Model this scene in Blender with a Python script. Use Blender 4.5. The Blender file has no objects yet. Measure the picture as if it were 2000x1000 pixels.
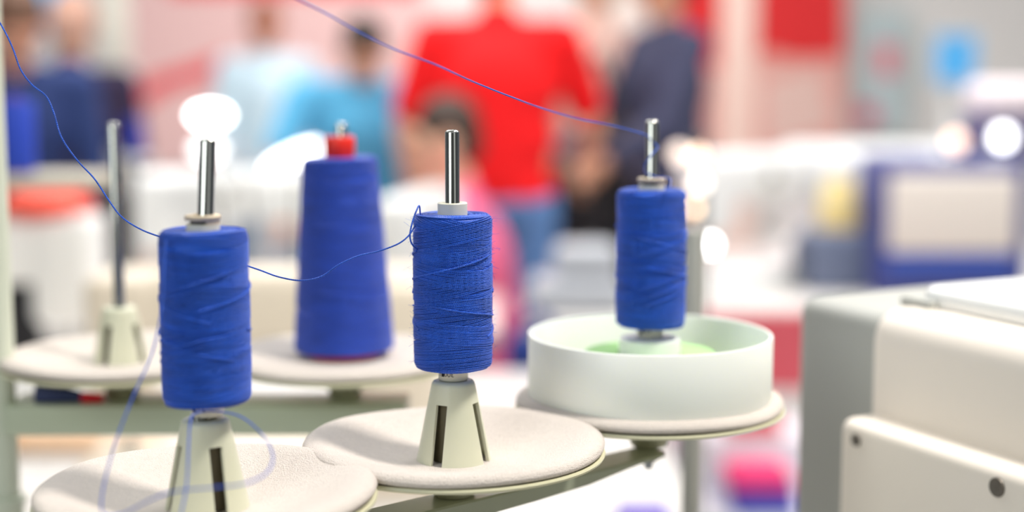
import bpy, bmesh, math, random
from mathutils import Vector, Matrix
R = math.radians
PI = math.pi
random.seed(7)
SC = bpy.context.scene
COL = SC.collection

# ------------------------------------------------------------------ camera
F = 3000.0
PITCH = math.atan(380 / F)
CAM = Vector((0, 0, 1.34))
FW = Vector((0, math.cos(PITCH), -math.sin(PITCH)))
UP = Vector((0, math.sin(PITCH), math.cos(PITCH)))
RT = Vector((1, 0, 0))


def ray(px, py):
    return FW + RT * ((px - 1000) / F) - UP * ((py - 500) / F)


def pt(px, py, d):
    return CAM + ray(px, py) * d


def onz(px, py, z):
    r = ray(px, py)
    return CAM + r * ((z - CAM.z) / r.z)


cd = bpy.data.cameras.new('camera')
cam = bpy.data.objects.new('camera', cd)
COL.objects.link(cam)
cam.location = CAM
cam.rotation_euler = (PI / 2 - PITCH, 0, 0)
cd.sensor_width = 36
cd.lens = F / 2000 * 36
cd.clip_start = 0.02
cd.clip_end = 100
cd.dof.use_dof = True
cd.dof.focus_distance = 0.872
cd.dof.aperture_fstop = 2.18
SC.camera = cam
SC.view_settings.view_transform = 'Standard'
SC.view_settings.look = 'None'
SC.view_settings.exposure = 0.0


# ------------------------------------------------------------------ materials
def lin(h):
    h = h.lstrip('#')
    out = []
    for i in (0, 2, 4):
        c = int(h[i:i + 2], 16) / 255
        out.append(c / 12.92 if c <= 0.04045 else ((c + 0.055) / 1.055) ** 2.4)
    return (*out, 1)


MATS = {}


def mat(name, hexc, rough=0.5, metal=0.0, bump=None, sheen=0.0, coat=0.0, vary=0.0, vscale=20, emit=0.0, spec=0.5, sss=0.0, trans=0.0):
    if name in MATS:
        return MATS[name]
    m = bpy.data.materials.new(name)
    m.use_nodes = True
    nt = m.node_tree
    b = nt.nodes['Principled BSDF']
    c = lin(hexc)
    b.inputs['Base Color'].default_value = c
    b.inputs['Roughness'].default_value = rough
    b.inputs['Metallic'].default_value = metal
    b.inputs['Specular IOR Level'].default_value = spec
    if sheen:
        b.inputs['Sheen Weight'].default_value = sheen
        b.inputs['Sheen Roughness'].default_value = 0.4
        b.inputs['Sheen Tint'].default_value = c
    if coat:
        b.inputs['Coat Weight'].default_value = coat
        b.inputs['Coat Roughness'].default_value = 0.1
    if sss:
        b.inputs['Subsurface Weight'].default_value = sss
        b.inputs['Subsurface Radius'].default_value = (0.01, 0.01, 0.008)
        b.inputs['Subsurface Scale'].default_value = 0.5
    if emit:
        b.inputs['Emission Color'].default_value = c
        b.inputs['Emission Strength'].default_value = emit
    tc = nt.nodes.new('ShaderNodeTexCoord')
    if bump:
        n = nt.nodes.new('ShaderNodeTexNoise')
        n.inputs['Scale'].default_value = bump[0]
        n.inputs['Detail'].default_value = 4
        nt.links.new(tc.outputs['Object'], n.inputs['Vector'])
        bp = nt.nodes.new('ShaderNodeBump')
        bp.inputs['Strength'].default_value = bump[1]
        bp.inputs['Distance'].default_value = bump[2] if len(bump) > 2 else 0.001
        nt.links.new(n.outputs['Fac'], bp.inputs['Height'])
        nt.links.new(bp.outputs['Normal'], b.inputs['Normal'])
    if vary:
        n = nt.nodes.new('ShaderNodeTexNoise')
        n.inputs['Scale'].default_value = vscale
        n.inputs['Detail'].default_value = 3
        nt.links.new(tc.outputs['Object'], n.inputs['Vector'])
        mp = nt.nodes.new('ShaderNodeMapRange')
        mp.inputs['From Min'].default_value = 0.3
        mp.inputs['From Max'].default_value = 0.7
        mp.inputs['To Min'].default_value = 1 - vary
        mp.inputs['To Max'].default_value = 1 + vary * 0.5
        nt.links.new(n.outputs['Fac'], mp.inputs['Value'])
        mx = nt.nodes.new('ShaderNodeVectorMath')
        mx.operation = 'SCALE'
        mx.inputs[0].default_value = c[:3]
        nt.links.new(mp.outputs['Result'], mx.inputs['Scale'])
        nt.links.new(mx.outputs['Vector'], b.inputs['Base Color'])
    MATS[name] = m
    return m


def thread_mat(name, hexc, sheen=0.6):
    """Spun thread: plies twist along the strand (UV.x runs along it in millimetres, UV.y round it)."""
    m = mat(name, hexc, rough=0.42, sheen=sheen, spec=0.5)
    nt = m.node_tree
    b = nt.nodes['Principled BSDF']
    b.inputs['Sheen Tint'].default_value = lin('#8fa0ff')
    b.inputs['Sheen Roughness'].default_value = 0.35
    uv = nt.nodes.new('ShaderNodeTexCoord')
    sep = nt.nodes.new('ShaderNodeSeparateXYZ')
    nt.links.new(uv.outputs['UV'], sep.inputs[0])
    add = nt.nodes.new('ShaderNodeMath')
    add.operation = 'MULTIPLY_ADD'
    add.inputs[1].default_value = 2 * PI / 1.1
    ma = nt.nodes.new('ShaderNodeMath')
    ma.operation = 'MULTIPLY'
    ma.inputs[1].default_value = 2 * PI * 2
    nt.links.new(sep.outputs['Y'], ma.inputs[0])
    nt.links.new(sep.outputs['X'], add.inputs[0])
    nt.links.new(ma.outputs[0], add.inputs[2])
    s = nt.nodes.new('ShaderNodeMath')
    s.operation = 'SINE'
    nt.links.new(add.outputs[0], s.inputs[0])
    n = nt.nodes.new('ShaderNodeTexNoise')
    n.inputs['Scale'].default_value = 1600
    n.inputs['Detail'].default_value = 3
    nt.links.new(uv.outputs['Object'], n.inputs['Vector'])
    sm = nt.nodes.new('ShaderNodeMath')
    sm.operation = 'MULTIPLY_ADD'
    sm.inputs[1].default_value = 0.5
    nt.links.new(s.outputs[0], sm.inputs[0])
    nt.links.new(n.outputs['Fac'], sm.inputs[2])
    bp = nt.nodes.new('ShaderNodeBump')
    bp.inputs['Strength'].default_value = 1.0
    bp.inputs['Distance'].default_value = 0.00025
    nt.links.new(sm.outputs[0], bp.inputs['Height'])
    nt.links.new(bp.outputs['Normal'], b.inputs['Normal'])
    # slow lightness drift between strands
    n2 = nt.nodes.new('ShaderNodeTexNoise')
    n2.inputs['Scale'].default_value = 90
    n2.inputs['Detail'].default_value = 2
    mpg = nt.nodes.new('ShaderNodeMapping')
    mpg.inputs['Scale'].default_value = (0.4, 0.4, 3.0)
    nt.links.new(uv.outputs['Object'], mpg.inputs['Vector'])
    nt.links.new(mpg.outputs['Vector'], n2.inputs['Vector'])
    mr = nt.nodes.new('ShaderNodeMapRange')
    mr.inputs['From Min'].default_value = 0.3
    mr.inputs['From Max'].default_value = 0.7
    mr.inputs['To Min'].default_value = 0.8
    mr.inputs['To Max'].default_value = 1.2
    nt.links.new(n2.outputs['Fac'], mr.inputs['Value'])
    sc = nt.nodes.new('ShaderNodeVectorMath')
    sc.operation = 'SCALE'
    sc.inputs[0].default_value = lin(hexc)[:3]
    nt.links.new(mr.outputs['Result'], sc.inputs['Scale'])
    nt.links.new(sc.outputs['Vector'], b.inputs['Base Color'])
    return m


M_BLUE = thread_mat('blue_thread', '#195ad2', 0.5)
M_CORE = mat('blue_core', '#1748a8', 0.8)
M_CONE = thread_mat('violet_blue_thread', '#2a50c4', 0.5)
M_FOAM = mat('white_foam', '#e4dad2', 0.95, bump=(1100, 1.0, 0.0012), sheen=0.4, vary=0.05, vscale=300)
M_IVORY = mat('ivory_plastic', '#d9d6b6', 0.35, spec=0.5, vary=0.03, vscale=15)
M_HOLDER = mat('holder_plastic', '#d4d5be', 0.38, spec=0.5, sss=0.15)
M_TUBE = mat('tube_plastic', '#e4e0cc', 0.45)
M_TAN = mat('tan_plastic', '#d6c3a6', 0.45)
M_GAP_SHADE = mat('gap_shade', '#221c18', 0.7)  # near-black colour standing in for the shade inside the collar slot
M_CHROME = mat('chrome', '#c4c4c0', 0.07, metal=1.0)
M_STEEL = mat('steel', '#9aa0a4', 0.3, metal=1.0)
M_RAIL = mat('rail_enamel', '#a6ad98', 0.32, coat=0.4, bump=(260, 0.15, 0.0006))
M_RAIL2 = mat('rear_rail_enamel', '#c0c9b2', 0.4, coat=0.2)
M_DRUM = mat('drum_plastic', '#f4f8f2', 0.4, sss=0.3, spec=0.4)
M_WHITEP = mat('white_plastic', '#f0f4f0', 0.35, sss=0.1)
M_GREEN = mat('green_felt', '#a6d68e', 0.9, bump=(500, 0.3))
M_RED = mat('red_plastic', '#f02818', 0.4)
M_POST = mat('post_enamel', '#d6dccb', 0.35)
M_POLE = mat('pole_grey', '#aaaaa4', 0.4, metal=0.2)
M_NAVY = mat('navy_plastic', '#2a3766', 0.5)
M_MCREAM = mat('machine_cream', '#f3e9de', 0.42, spec=0.4)
M_MGREY = mat('machine_grey', '#b4b5b0', 0.5)
M_MWHITE = mat('machine_white', '#f2f3f2', 0.35, coat=0.3)
M_MBEIGE = mat('machine_beige', '#efe2cf', 0.4)
M_BLACK = mat('black_rubber', '#18161a', 0.6)
M_INK = mat('black_ink', '#15151c', 0.7)
M_TABLE = mat('table_white', '#e0dcd8', 0.35, vary=0.03, vscale=4)
M_LEGM = mat('table_leg_grey', '#8f9296', 0.4, metal=0.6)


# ------------------------------------------------------------------ mesh helpers
def link(name, bm, m, parent=None, smooth=True, angle=40):
    me = bpy.data.meshes.new(name)
    bmesh.ops.recalc_face_normals(bm, faces=bm.faces[:])
    if smooth:
        for f in bm.faces:
            f.smooth = True
        lim = R(angle)
        for e in bm.edges:
            if len(e.link_faces) == 2 and e.calc_face_angle(0) > lim:
                e.smooth = False
    bm.to_mesh(me)
    bm.free()
    o = bpy.data.objects.new(name, me)
    COL.objects.link(o)
    me.materials.append(m)
    if parent:
        o.parent = parent
    return o


def tag(o, label, cat, group=None):
    o['label'] = label
    o['category'] = cat
    if group:
        o['group'] = group
    return o


def thing(name, label, cat, loc=(0, 0, 0), rot=(0, 0, 0), group=None):
    o = bpy.data.objects.new(name, None)
    COL.objects.link(o)
    o.location = loc
    o.rotation_euler = rot
    o.empty_display_size = 0.02
    return tag(o, label, cat, group)


def struct(o):
    o['kind'] = 'structure'
    return o


def copy_tree(o, parent=None):
    c = o.copy()
    COL.objects.link(c)
    if parent:
        c.parent = parent
    for ch in list(o.children):
        copy_tree(ch, c)
    return c


def NB():
    return bmesh.new()


def lathe(bm, prof, n=48, c=(0, 0, 0), closed=False, M=None):
    cx, cy, cz = c
    rings = []
    for r, z in prof:
        if r < 1e-7:
            v = Vector((cx, cy, cz + z))
            rings.append([bm.verts.new(M @ v if M else v)])
        else:
            ring = []
            for i in range(n):
                a = 2 * PI * i / n
                v = Vector((cx + r * math.cos(a), cy + r * math.sin(a), cz + z))
                ring.append(bm.verts.new(M @ v if M else v))
            rings.append(ring)
    pairs = list(zip(rings[:-1], rings[1:]))
    if closed:
        pairs.append((rings[-1], rings[0]))
    for a, b in pairs:
        for i in range(n):
            j = (i + 1) % n
            if len(a) == 1 and len(b) == 1:
                continue
            if len(a) == 1:
                bm.faces.new((a[0], b[i], b[j]))
            elif len(b) == 1:
                bm.faces.new((a[i], a[j], b[0]))
            else:
                bm.faces.new((a[i], a[j], b[j], b[i]))
    return bm


def box(bm, lo, hi, bev=0.0, seg=3, M=None):
    t = bmesh.new()
    lo, hi = Vector(lo), Vector(hi)
    bmesh.ops.create_cube(t, size=1)
    for v in t.verts:
        v.co = Vector(((v.co.x + .5) * (hi.x - lo.x) + lo.x, (v.co.y + .5) * (hi.y - lo.y) + lo.y, (v.co.z + .5) * (hi.z - lo.z) + lo.z))
    if bev:
        bmesh.ops.bevel(t, geom=t.edges[:], offset=bev, segments=seg, profile=0.5, affect='EDGES')
    if M:
        bmesh.ops.transform(t, matrix=M, verts=t.verts[:])
    merge(bm, t)
    return bm


def merge(bm, t):
    me = bpy.data.meshes.new('tmp')
    t.to_mesh(me)
    t.free()
    bm.from_mesh(me)
    bpy.data.meshes.remove(me)


def cyl(bm, a, b, r0, r1=None, n=20, bev=0.0):
    a, b = Vector(a), Vector(b)
    r1 = r0 if r1 is None else r1
    L = (b - a).length
    q = (b - a).to_track_quat('Z', 'Y').to_matrix().to_4x4()
    M = Matrix.Translation(a) @ q
    if bev:
        prof = [(0, 0), (r0 - bev, 0), (r0 - bev * .3, bev * .3), (r0, bev), (r1, L - bev), (r1 - bev * .3, L - bev * .3), (r1 - bev, L), (0, L)]
    else:
        prof = [(0, 0), (r0, 0), (r1, L), (0, L)]
    lathe(bm, prof, n, M=M)
    return bm


def ball(bm, c, r, u=20, v=12, M=None):
    rx, ry, rz = (r, r, r) if not hasattr(r, '__len__') else r
    t = bmesh.new()
    bmesh.ops.create_uvsphere(t, u_segments=u, v_segments=v, radius=1)
    for w in t.verts:
        w.co = Vector((w.co.x * rx, w.co.y * ry, w.co.z * rz))
    if M:
        bmesh.ops.transform(t, matrix=M, verts=t.verts[:])
    bmesh.ops.translate(t, vec=Vector(c), verts=t.verts[:])
    merge(bm, t)
    return bm


def tube(bm, pts, r, sides=6, uvl=None, close_caps=True):
    """Swept tube with UV.x = length in mm, UV.y = turn."""
    pts = [Vector(p) for p in pts]
    n = len(pts)
    T = []
    for i in range(n):
        a = pts[max(i - 1, 0)]
        b = pts[min(i + 1, n - 1)]
        T.append((b - a).normalized())
    ref = Vector((0, 0, 1)) if abs(T[0].z) < 0.9 else Vector((1, 0, 0))
    nrm = (ref - T[0] * ref.dot(T[0])).normalized()
    rings = []
    L = 0.0
    Ls = []
    for i in range(n):
        if i:
            L += (pts[i] - pts[i - 1]).length
            nrm = (nrm - T[i] * nrm.dot(T[i])).normalized()
        Ls.append(L * 1000)
        bn = T[i].cross(nrm)
        rr = r(i / (n - 1)) if callable(r) else r
        rings.append([bm.verts.new(pts[i] + (nrm * math.cos(2 * PI * k / sides) + bn * math.sin(2 * PI * k / sides)) * rr) for k in range(sides)])
    for i in range(n - 1):
        for k in range(sides):
            k2 = (k + 1) % sides
            f = bm.faces.new((rings[i][k], rings[i][k2], rings[i + 1][k2], rings[i + 1][k]))
            if uvl is not None:
                for lp, (u, v) in zip(f.loops, ((Ls[i], k / sides), (Ls[i], (k + 1) / sides), (Ls[i + 1], (k + 1) / sides), (Ls[i + 1], k / sides))):
                    lp[uvl].uv = (u, v)
    if close_caps:
        bm.faces.new(rings[0][::-1])
        bm.faces.new(rings[-1])
    return bm


def catmull(pts, sub=10):
    pts = [Vector(p) for p in pts]
    P = [pts[0] * 2 - pts[1]] + pts + [pts[-1] * 2 - pts[-2]]
    out = []
    for i in range(1, len(P) - 2):
        p0, p1, p2, p3 = P[i - 1:i + 3]
        for s in range(sub):
            t = s / sub
            out.append(0.5 * ((2 * p1) + (p2 - p0) * t + (2 * p0 - 5 * p1 + 4 * p2 - p3) * t * t + (3 * p1 - p0 - 3 * p2 + p3) * t ** 3))
    out.append(pts[-1])
    return out


def prism(bm, poly, z0, z1):
    """Vertical prism from a plan polygon."""
    a = [bm.verts.new((x, y, z0)) for x, y in poly]
    b = [bm.verts.new((x, y, z1)) for x, y in poly]
    n = len(poly)
    bm.faces.new(a[::-1])
    bm.faces.new(b)
    for i in range(n):
        j = (i + 1) % n
        bm.faces.new((a[i], a[j], b[j], b[i]))
    return bm


# ------------------------------------------------------------------ thread spools
SP_R, SP_H = 0.0230, 0.0900


def corner_r(z, H, Rr, c=0.0035):
    t = min(z, H - z)
    if t >= c:
        return Rr
    t = max(t, 0)
    return Rr - c + math.sqrt(max(c * c - (c - t) ** 2, 0))


def winding_bm(seed=3, fine=True):
    rnd = random.Random(seed)
    bm = bmesh.new()
    uvl = bm.loops.layers.uv.new('UVMap')
    H = SP_H
    rs = 0.00046
    pitch = 0.00098
    # body under the strands
    prof = [(0.0085, 0.0006), (SP_R - 0.0045, 0.0005)]
    for k in range(9):
        z = 0.0005 + 0.0035 * k / 8
        prof.append((corner_r(z, H, SP_R) - 0.0007, z))
    prof += [(p[0], H - p[1]) for p in prof[::-1]]
    lathe(bm, prof, 64)
    # slanted bands of close-laid turns, each lying over the one before
    nb = 15
    order = list(range(nb))
    rnd.shuffle(order)
    for lay, j in enumerate(order):
        zc = 0.002 + (H - 0.004) * (j + 0.5) / nb
        half = 0.0062
        amp = rnd.uniform(0.0026, 0.0058)
        ph = rnd.uniform(0, 2 * PI)
        rad = SP_R - 0.0006 + 0.0007 * lay / nb
        turns = int(2 * half / pitch)
        seg = 40
        pts = []
        for i in range(turns * seg + 1):
            th = 2 * PI * i / seg
            z = zc - half + pitch * th / (2 * PI) + amp * math.cos(th - ph) + 0.00012 * math.sin(th * 0.37 + j)
            z = min(max(z, 0.0006), H - 0.0006)
            rr = corner_r(z, H, rad)
            pts.append((rr * math.cos(th), rr * math.sin(th), z))
        tube(bm, pts, rs, 5, uvl)
    # single strands crossing the lay
    for k in range(9):
        z0 = rnd.uniform(0.006, H - 0.03)
        up = rnd.choice((-1, 1))
        sp = rnd.uniform(0.010, 0.022)
        a0 = rnd.uniform(0, 2 * PI)
        span = rnd.uniform(2.6, 3.8)
        pts = []
        for i in range(70):
            t = i / 69
            th = a0 + span * t
            z = z0 + sp * (t if up > 0 else 1 - t)
            r0 = SP_R + 0.00035
            pts.append((r0 * math.cos(th), r0 * math.sin(th), z))
        tube(bm, pts, rs * 1.25, 6, uvl)
    # end faces: loose turns round the tube
    for top in (0, 1):
        for k in range(17):
            r0 = 0.0100 + 0.0108 * k / 16
            ex, ph = rnd.uniform(0, 0.0012), rnd.uniform(0, 6.28)
            pts = []
            for i in range(49):
                th = 2 * PI * i / 48
                rr = r0 + ex * math.cos(th - ph)
                z = 0.0004 + 0.0003 * math.sin(2 * th + ph)
                pts.append((rr * math.cos(th), rr * math.sin(th), (H - z + 0.0002) if top else z))
            tube(bm, pts, rs, 5, uvl)
    return bm


def fuzz_bm(seed=5, n=900):
    rnd = random.Random(seed)
    bm = bmesh.new()
    for _ in range(n):
        a = rnd.uniform(0, 2 * PI)
        z = rnd.uniform(0.002, SP_H - 0.001)
        L = rnd.choice((0.0012, 0.0018, 0.0025, 0.0045)) * rnd.uniform(0.6, 1.2)
        d = Vector((math.cos(a), math.sin(a), 0))
        t = Vector((-math.sin(a), math.cos(a), 0))
        w = (d * rnd.uniform(0.3, 1) + t * rnd.uniform(-1, 1) + Vector((0, 0, rnd.uniform(-.8, .8)))).normalized()
        p = d * (SP_R - 0.0003) + Vector((0, 0, z))
        c = d * rnd.uniform(-.5, .8) + t * rnd.uniform(-.8, .8) + Vector((0, 0, rnd.uniform(-.6, .6)))
        pts = [p + w * (L * s) + c * (L * s * s * 0.6) for s in (0, .35, .7, 1)]
        tube(bm, pts, 0.00006, 3)
    return bm


def text_on_tube(parent, s, size, radius, zc, a0, m, flip=True):
    """Printed characters wrapped round a tube; a0 is the azimuth of the middle."""
    cu = bpy.data.curves.new('tmp_text', 'FONT')
    cu.body = s
    cu.size = size
    cu.align_x = 'CENTER'
    cu.align_y = 'CENTER'
    t = bpy.data.objects.new('tmp_text', cu)
    COL.objects.link(t)
    dg = bpy.context.evaluated_depsgraph_get()
    me = bpy.data.meshes.new_from_object(t.evaluated_get(dg))
    bpy.data.objects.remove(t)
    bpy.data.curves.remove(cu)
    bm = bmesh.new()
    bm.from_mesh(me)
    bmesh.ops.subdivide_edges(bm, edges=bm.edges[:], cuts=2)
    bmesh.ops.triangulate(bm, faces=bm.faces[:])
    for v in bm.verts:
        x, y = v.co.x, v.co.y
        if flip:
            x, y = -x, -y
        a = a0 + x / radius
        v.co = Vector((radius * math.cos(a), radius * math.sin(a), zc + y))
    return link('printed_marks', bm, m, parent, smooth=False)


TUBE_R = 0.0087
W_MESH = []


def make_spool(name, label, loc, rot, collar, fuzz, wind=None, marks=True):
    t = thing(name, label, 'thread spool', loc, rot, 'blue thread spools on pin holders')
    if wind is None:
        w = link('thread_winding', winding_bm(), M_BLUE, t, angle=80)
        W_MESH.append(w)
    else:
        w = wind.copy()
        COL.objects.link(w)
        w.parent = t
    if fuzz:
        fz = link('thread_fuzz', fuzz_bm(), M_BLUE, t)
        fz['kind'] = 'stuff'
    # tube through the middle
    bm = NB()
    ri = 0.0055
    zt = SP_H + (0.0070 if collar == 'plain' else 0.0035)
    lathe(bm, [(ri, -0.0075), (TUBE_R - .0004, -0.0075), (TUBE_R, -0.007), (TUBE_R, zt - 0.0005), (TUBE_R - 0.0005, zt), (ri + .0006, zt), (ri, zt - .0006)], 48, closed=True)
    tb = link('core_tube', bm, M_TUBE, t)
    if collar == 'slotted':
        bm = NB()
        z0 = SP_H + 0.0035
        lathe(bm, [(ri, z0), (TUBE_R - 0.0022, z0), (TUBE_R - 0.0022, z0 + .0022), (ri, z0 + .0022)], 40, closed=True)
        link('collar_groove', bm, M_GAP_SHADE, t)
        bm = NB()
        z1 = z0 + 0.0018
        rc = TUBE_R + 0.0006
        lathe(bm, [(ri, z1), (rc - .0004, z1), (rc, z1 + .0005), (rc, z1 + .0022), (rc - .0006, z1 + .0028), (ri, z1 + .0028)], 40, closed=True)
        # bridge on one side
        for k in range(10):
            a = R(-60 + 8 * k)
            box(bm, (TUBE_R - .0026, -.0008, z0 - .0002), (TUBE_R, .0008, z1 + .0004), M=Matrix.Rotation(a, 4, 'Z'))
        link('collar', bm, M_TAN, t)
    if marks:
        text_on_tube(t, '300', 0.0042, TUBE_R + 0.00006, -0.0030, R(-105), M_INK)
        bm = NB()
        for a in range(5):
            aa = R(-139 + a * 3)
            box(bm, (TUBE_R - .0002, -.00026, -.0048), (TUBE_R + .00008, .00026, -.0020), M=Matrix.Rotation(aa, 4, 'Z'))
        box(bm, (TUBE_R - .0002, -.0003, -.0048), (TUBE_R + .00008, .0003, -.0020), M=Matrix.Rotation(R(-150), 4, 'Z'))
        link('printed_block', bm, M_INK, t)
    return t


# ------------------------------------------------------------------ spool holders
def pad_bm(seed=1, n=300, dish=1.0):
    """Dished foam disc; z = 0 is the top of the raised rim."""
    rnd = random.Random(seed)
    prof = [(0.006, -.0140 * dish), (0.018, -.0140 * dish), (0.028, -.0136 * dish), (0.038, -.0124 * dish), (0.048, -.0102 * dish), (0.057, -.0072 * dish), (0.065, -.0041 * dish), (0.072, -.0014), (0.0775, -.0002), (0.081, -.0001),
            (0.0842, -.0009), (0.0862, -.0024), (0.0872, -.0042), (0.0868, -.0060), (0.0850, -.0072), (0.080, -.0075), (0.060, -.0115), (0.030, -.0165), (0.006, -.0172)]
    fine = []
    for p, q in zip(prof, prof[1:] + prof[:1]):
        k = 3 if p[1] > -.0074 and p[0] > .05 else 2
        for i in range(k):
            fine.append(((p[0] + (q[0] - p[0]) * i / k) * 1.025, p[1] + (q[1] - p[1]) * i / k))
    bm = bmesh.new()
    lathe(bm, fine, n, closed=True)
    ph = rnd.uniform(0, 6.28)
    for v in bm.verts:
        a = math.atan2(v.co.y, v.co.x)
        r = math.hypot(v.co.x, v.co.y)
        v.co.z += rnd.uniform(-1, 1) * .00004
        if r > 0.078:
            j = 1 + rnd.uniform(-1, 1) * .0011
            v.co.x *= j
            v.co.y *= j
        if r > 0.05:
            k = (r - 0.05) / 0.037
            v.co.z += k * (0.0007 * math.sin(2 * a + ph) + 0.0004 * math.sin(5 * a + 1.3 * ph))
            v.co.x *= 1 + k * 0.004 * math.sin(3 * a + ph)
            v.co.y *= 1 + k * 0.004 * math.sin(3 * a + ph)
    return bm


def plate_bm(n=96):
    prof = [(0.006, -.0185), (0.030, -.0178), (0.060, -.0138), (0.080, -.0094), (0.0862, -.0078), (0.0876, -.0080), (0.0882, -.0090), (0.0878, -.0102), (0.0862, -.0108),
            (0.080, -.0122), (0.060, -.0168), (0.030, -.0208), (0.006, -.0212)]
    bm = bmesh.new()
    lathe(bm, [(r * 1.02, z) for r, z in prof], n, closed=True)
    return bm


def boss_bm():
    bm = bmesh.new()
    lathe(bm, [(0.003, -.036), (0.0112, -.036), (0.0124, -.0348), (0.0128, -.033), (0.0128, -.0205), (0.003, -.0205)], 40, closed=True)
    return bm


def cone_bm(rot):
    """Slotted tapering support: shell with four open slots rising from the base."""
    z0, z1 = -0.0145, 0.0338
    rb, rt = 0.0222, 0.0130
    zs = 0.0225
    prof = []
    nz = 14
    for i in range(nz + 1):
        t = i / nz
        prof.append((rb + (rt - rb) * t, z0 + (z1 - 0.003 - z0) * t))
    prof += [(rt - .0004, z1 - .0016), (rt - .0013, z1 - .0005), (rt - .0026, z1), (0.0060, z1)]
    # snap one ring to slot top
    k0 = min(range(nz + 1), key=lambda i: abs(prof[i][1] - zs))
    hw = 0.0036
    q = 10
    bm = bmesh.new()
    rings = []
    for i, (r, z) in enumerate(prof):
        ring = []
        dlt = math.asin(min(hw / r, 0.9)) if i <= k0 else math.asin(min(hw / prof[k0][0], .9))
        for s in range(4):
            a0 = rot + s * PI / 2 + dlt
            a1 = rot + (s + 1) * PI / 2 - dlt
            for j in range(q + 1):
                a = a0 + (a1 - a0) * j / q
                ring.append(bm.verts.new((r * math.cos(a), r * math.sin(a), z)))
        rings.append(ring)
    N = 4 * (q + 1)
    for i in range(len(rings) - 1):
        for c in range(N):
            slot = (c % (q + 1)) == q
            if slot and i < k0:
                continue
            c2 = (c + 1) % N
            bm.faces.new((rings[i][c], rings[i][c2], rings[i + 1][c2], rings[i + 1][c]))
    # thickness: offset inner shell and bridge the open edges
    bmesh.ops.recalc_face_normals(bm, faces=bm.faces[:])
    bmesh.ops.solidify(bm, geom=bm.faces[:], thickness=0.0019)
    return bm


def pin_bm(top=0.181):
    bm = bmesh.new()
    r = 0.0042
    lathe(bm, [(0, -.030), (r, -.030), (r, top - .0016), (r - .0005, top - .0007), (r - .0014, top - .0001), (r - .0024, top), (r - .0026, top - .0008), (0, top - .0008)], 32)
    return bm


def nut_bm():
    bm = bmesh.new()
    lathe(bm, [(0.0, -.047), (0.0058, -.047), (0.0064, -.0464), (0.0064, -.0412), (0.0058, -.0405), (0, -.0405)], 6)
    lathe(bm, [(0, -.052), (0.0028, -.052), (0.0030, -.0515), (0.0030, -.030), (0, -.030)], 14)
    return bm


PAD_Z = 1.12


def make_holder(label, loc, slot, pin_tilt=(0, 0), seed=1, kind='cone', pin=True, pin_top=0.1808, dish=1.0):
    t = thing('spool_holder', label, 'spool holder', loc, (0, 0, 0), 'spool holders with foam pads')
    link('foam_pad', pad_bm(seed, dish=dish), M_FOAM, t, angle=60)
    link('dish_plate', plate_bm(), M_IVORY, t)
    link('mounting_boss', boss_bm(), mat('boss_enamel', '#b4b49a', .4), t)
    link('fixing_nut', nut_bm(), M_STEEL, t)
    if kind == 'cone':
        link('slotted_cone', cone_bm(slot), M_HOLDER, t)
        bm = NB()  # dark core added to put shade behind the open slots
        lathe(bm, [(0.0045, -.0135), (0.0130, -.0135), (0.0128, -.007), (0.0105, 0.028), (0.0045, 0.028)], 32, closed=True)
        link('slot_shade_core', bm, mat('slot_shade_olive', '#5c5540', .7), t)['label'] = 'dark olive core shading the slots'
    elif kind == 'drum':
        bm = NB()
        lathe(bm, [(0.006, -.0105), (0.0212, -.0105), (0.0206, 0.0335), (0.0200, 0.037), (0.0186, 0.038), (0.006, 0.038)], 56, closed=True)
        link('white_sleeve', bm, M_WHITEP, t)
        bm = NB()
        lathe(bm, [(0.0216, -.0095), (0.040, -.0080), (0.044, -.0070), (0.0445, 0.026), (0.0435, 0.0275), (0.0216, 0.0275)], 56, closed=True)
        link('green_felt_ring', bm, M_GREEN, t)
    if pin:
        p = link('spindle_pin', pin_bm(pin_top), M_CHROME, t)
        p.rotation_euler = (pin_tilt[0], pin_tilt[1], 0)
        z = 0.085
        off = Matrix.Rotation(pin_tilt[1], 3, 'Y') @ Vector((0, 0, z))
        p.location = Vector((0, 0, z)) - off
    return t


C0 = onz(886, 851, PAD_Z)
L0 = onz(404, 939, PAD_Z)
R0 = onz(1268, 767, PAD_Z)
A0 = onz(236, 684, PAD_Z)
B0 = onz(673, 684, PAD_Z)


def facing(p):
    """Azimuth of the direction from p to the camera."""
    v = CAM - p
    return math.atan2(v.y, v.x)


make_holder('white foam pad spool holder at centre with slotted cone facing the camera', C0, facing(C0) + R(62), seed=1)
make_holder('white foam pad spool holder nearest the camera with loose blue thread on it', L0, facing(L0) + R(20), pin_tilt=(0, R(3.0)), seed=4, pin_top=.181)
make_holder('foam pad spool holder carrying the wide white ring', R0, 0, seed=2, kind='drum', pin_top=0.182)
make_holder('blurred spool holder behind with bare metal pin and no spool', A0, facing(A0) + R(52), seed=6, pin_top=0.174, dish=.6)
hB = make_holder('blurred spool holder under the tall tapered blue thread cone', B0, facing(B0) + R(30), seed=7, pin_top=0.174, dish=.3)

s0 = make_spool('thread_spool', 'sharp blue thread spool at centre with plain ivory collar', C0 + Vector((0, 0, .0417)), (0, 0, 0), 'plain', True)
s1 = make_spool('thread_spool', 'blue thread spool nearest the camera with thread trailing onto its pad', L0 + Vector((0.0014, 0, .0433)), (0, 0, 0), 'slotted', False, W_MESH[0])
s2 = make_spool('thread_spool', 'blue thread spool standing inside the wide white ring', R0 + Vector((0, 0, .0461)), (0, 0, 0), 'slotted', False, W_MESH[0])
for sp, a in ((s0, 0.4), (s1, 2.2), (s2, 4.1)):
    for ch in sp.children:
        if ch.name.startswith('thread_winding'):
            ch.rotation_euler = (0, 0, a)

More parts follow.
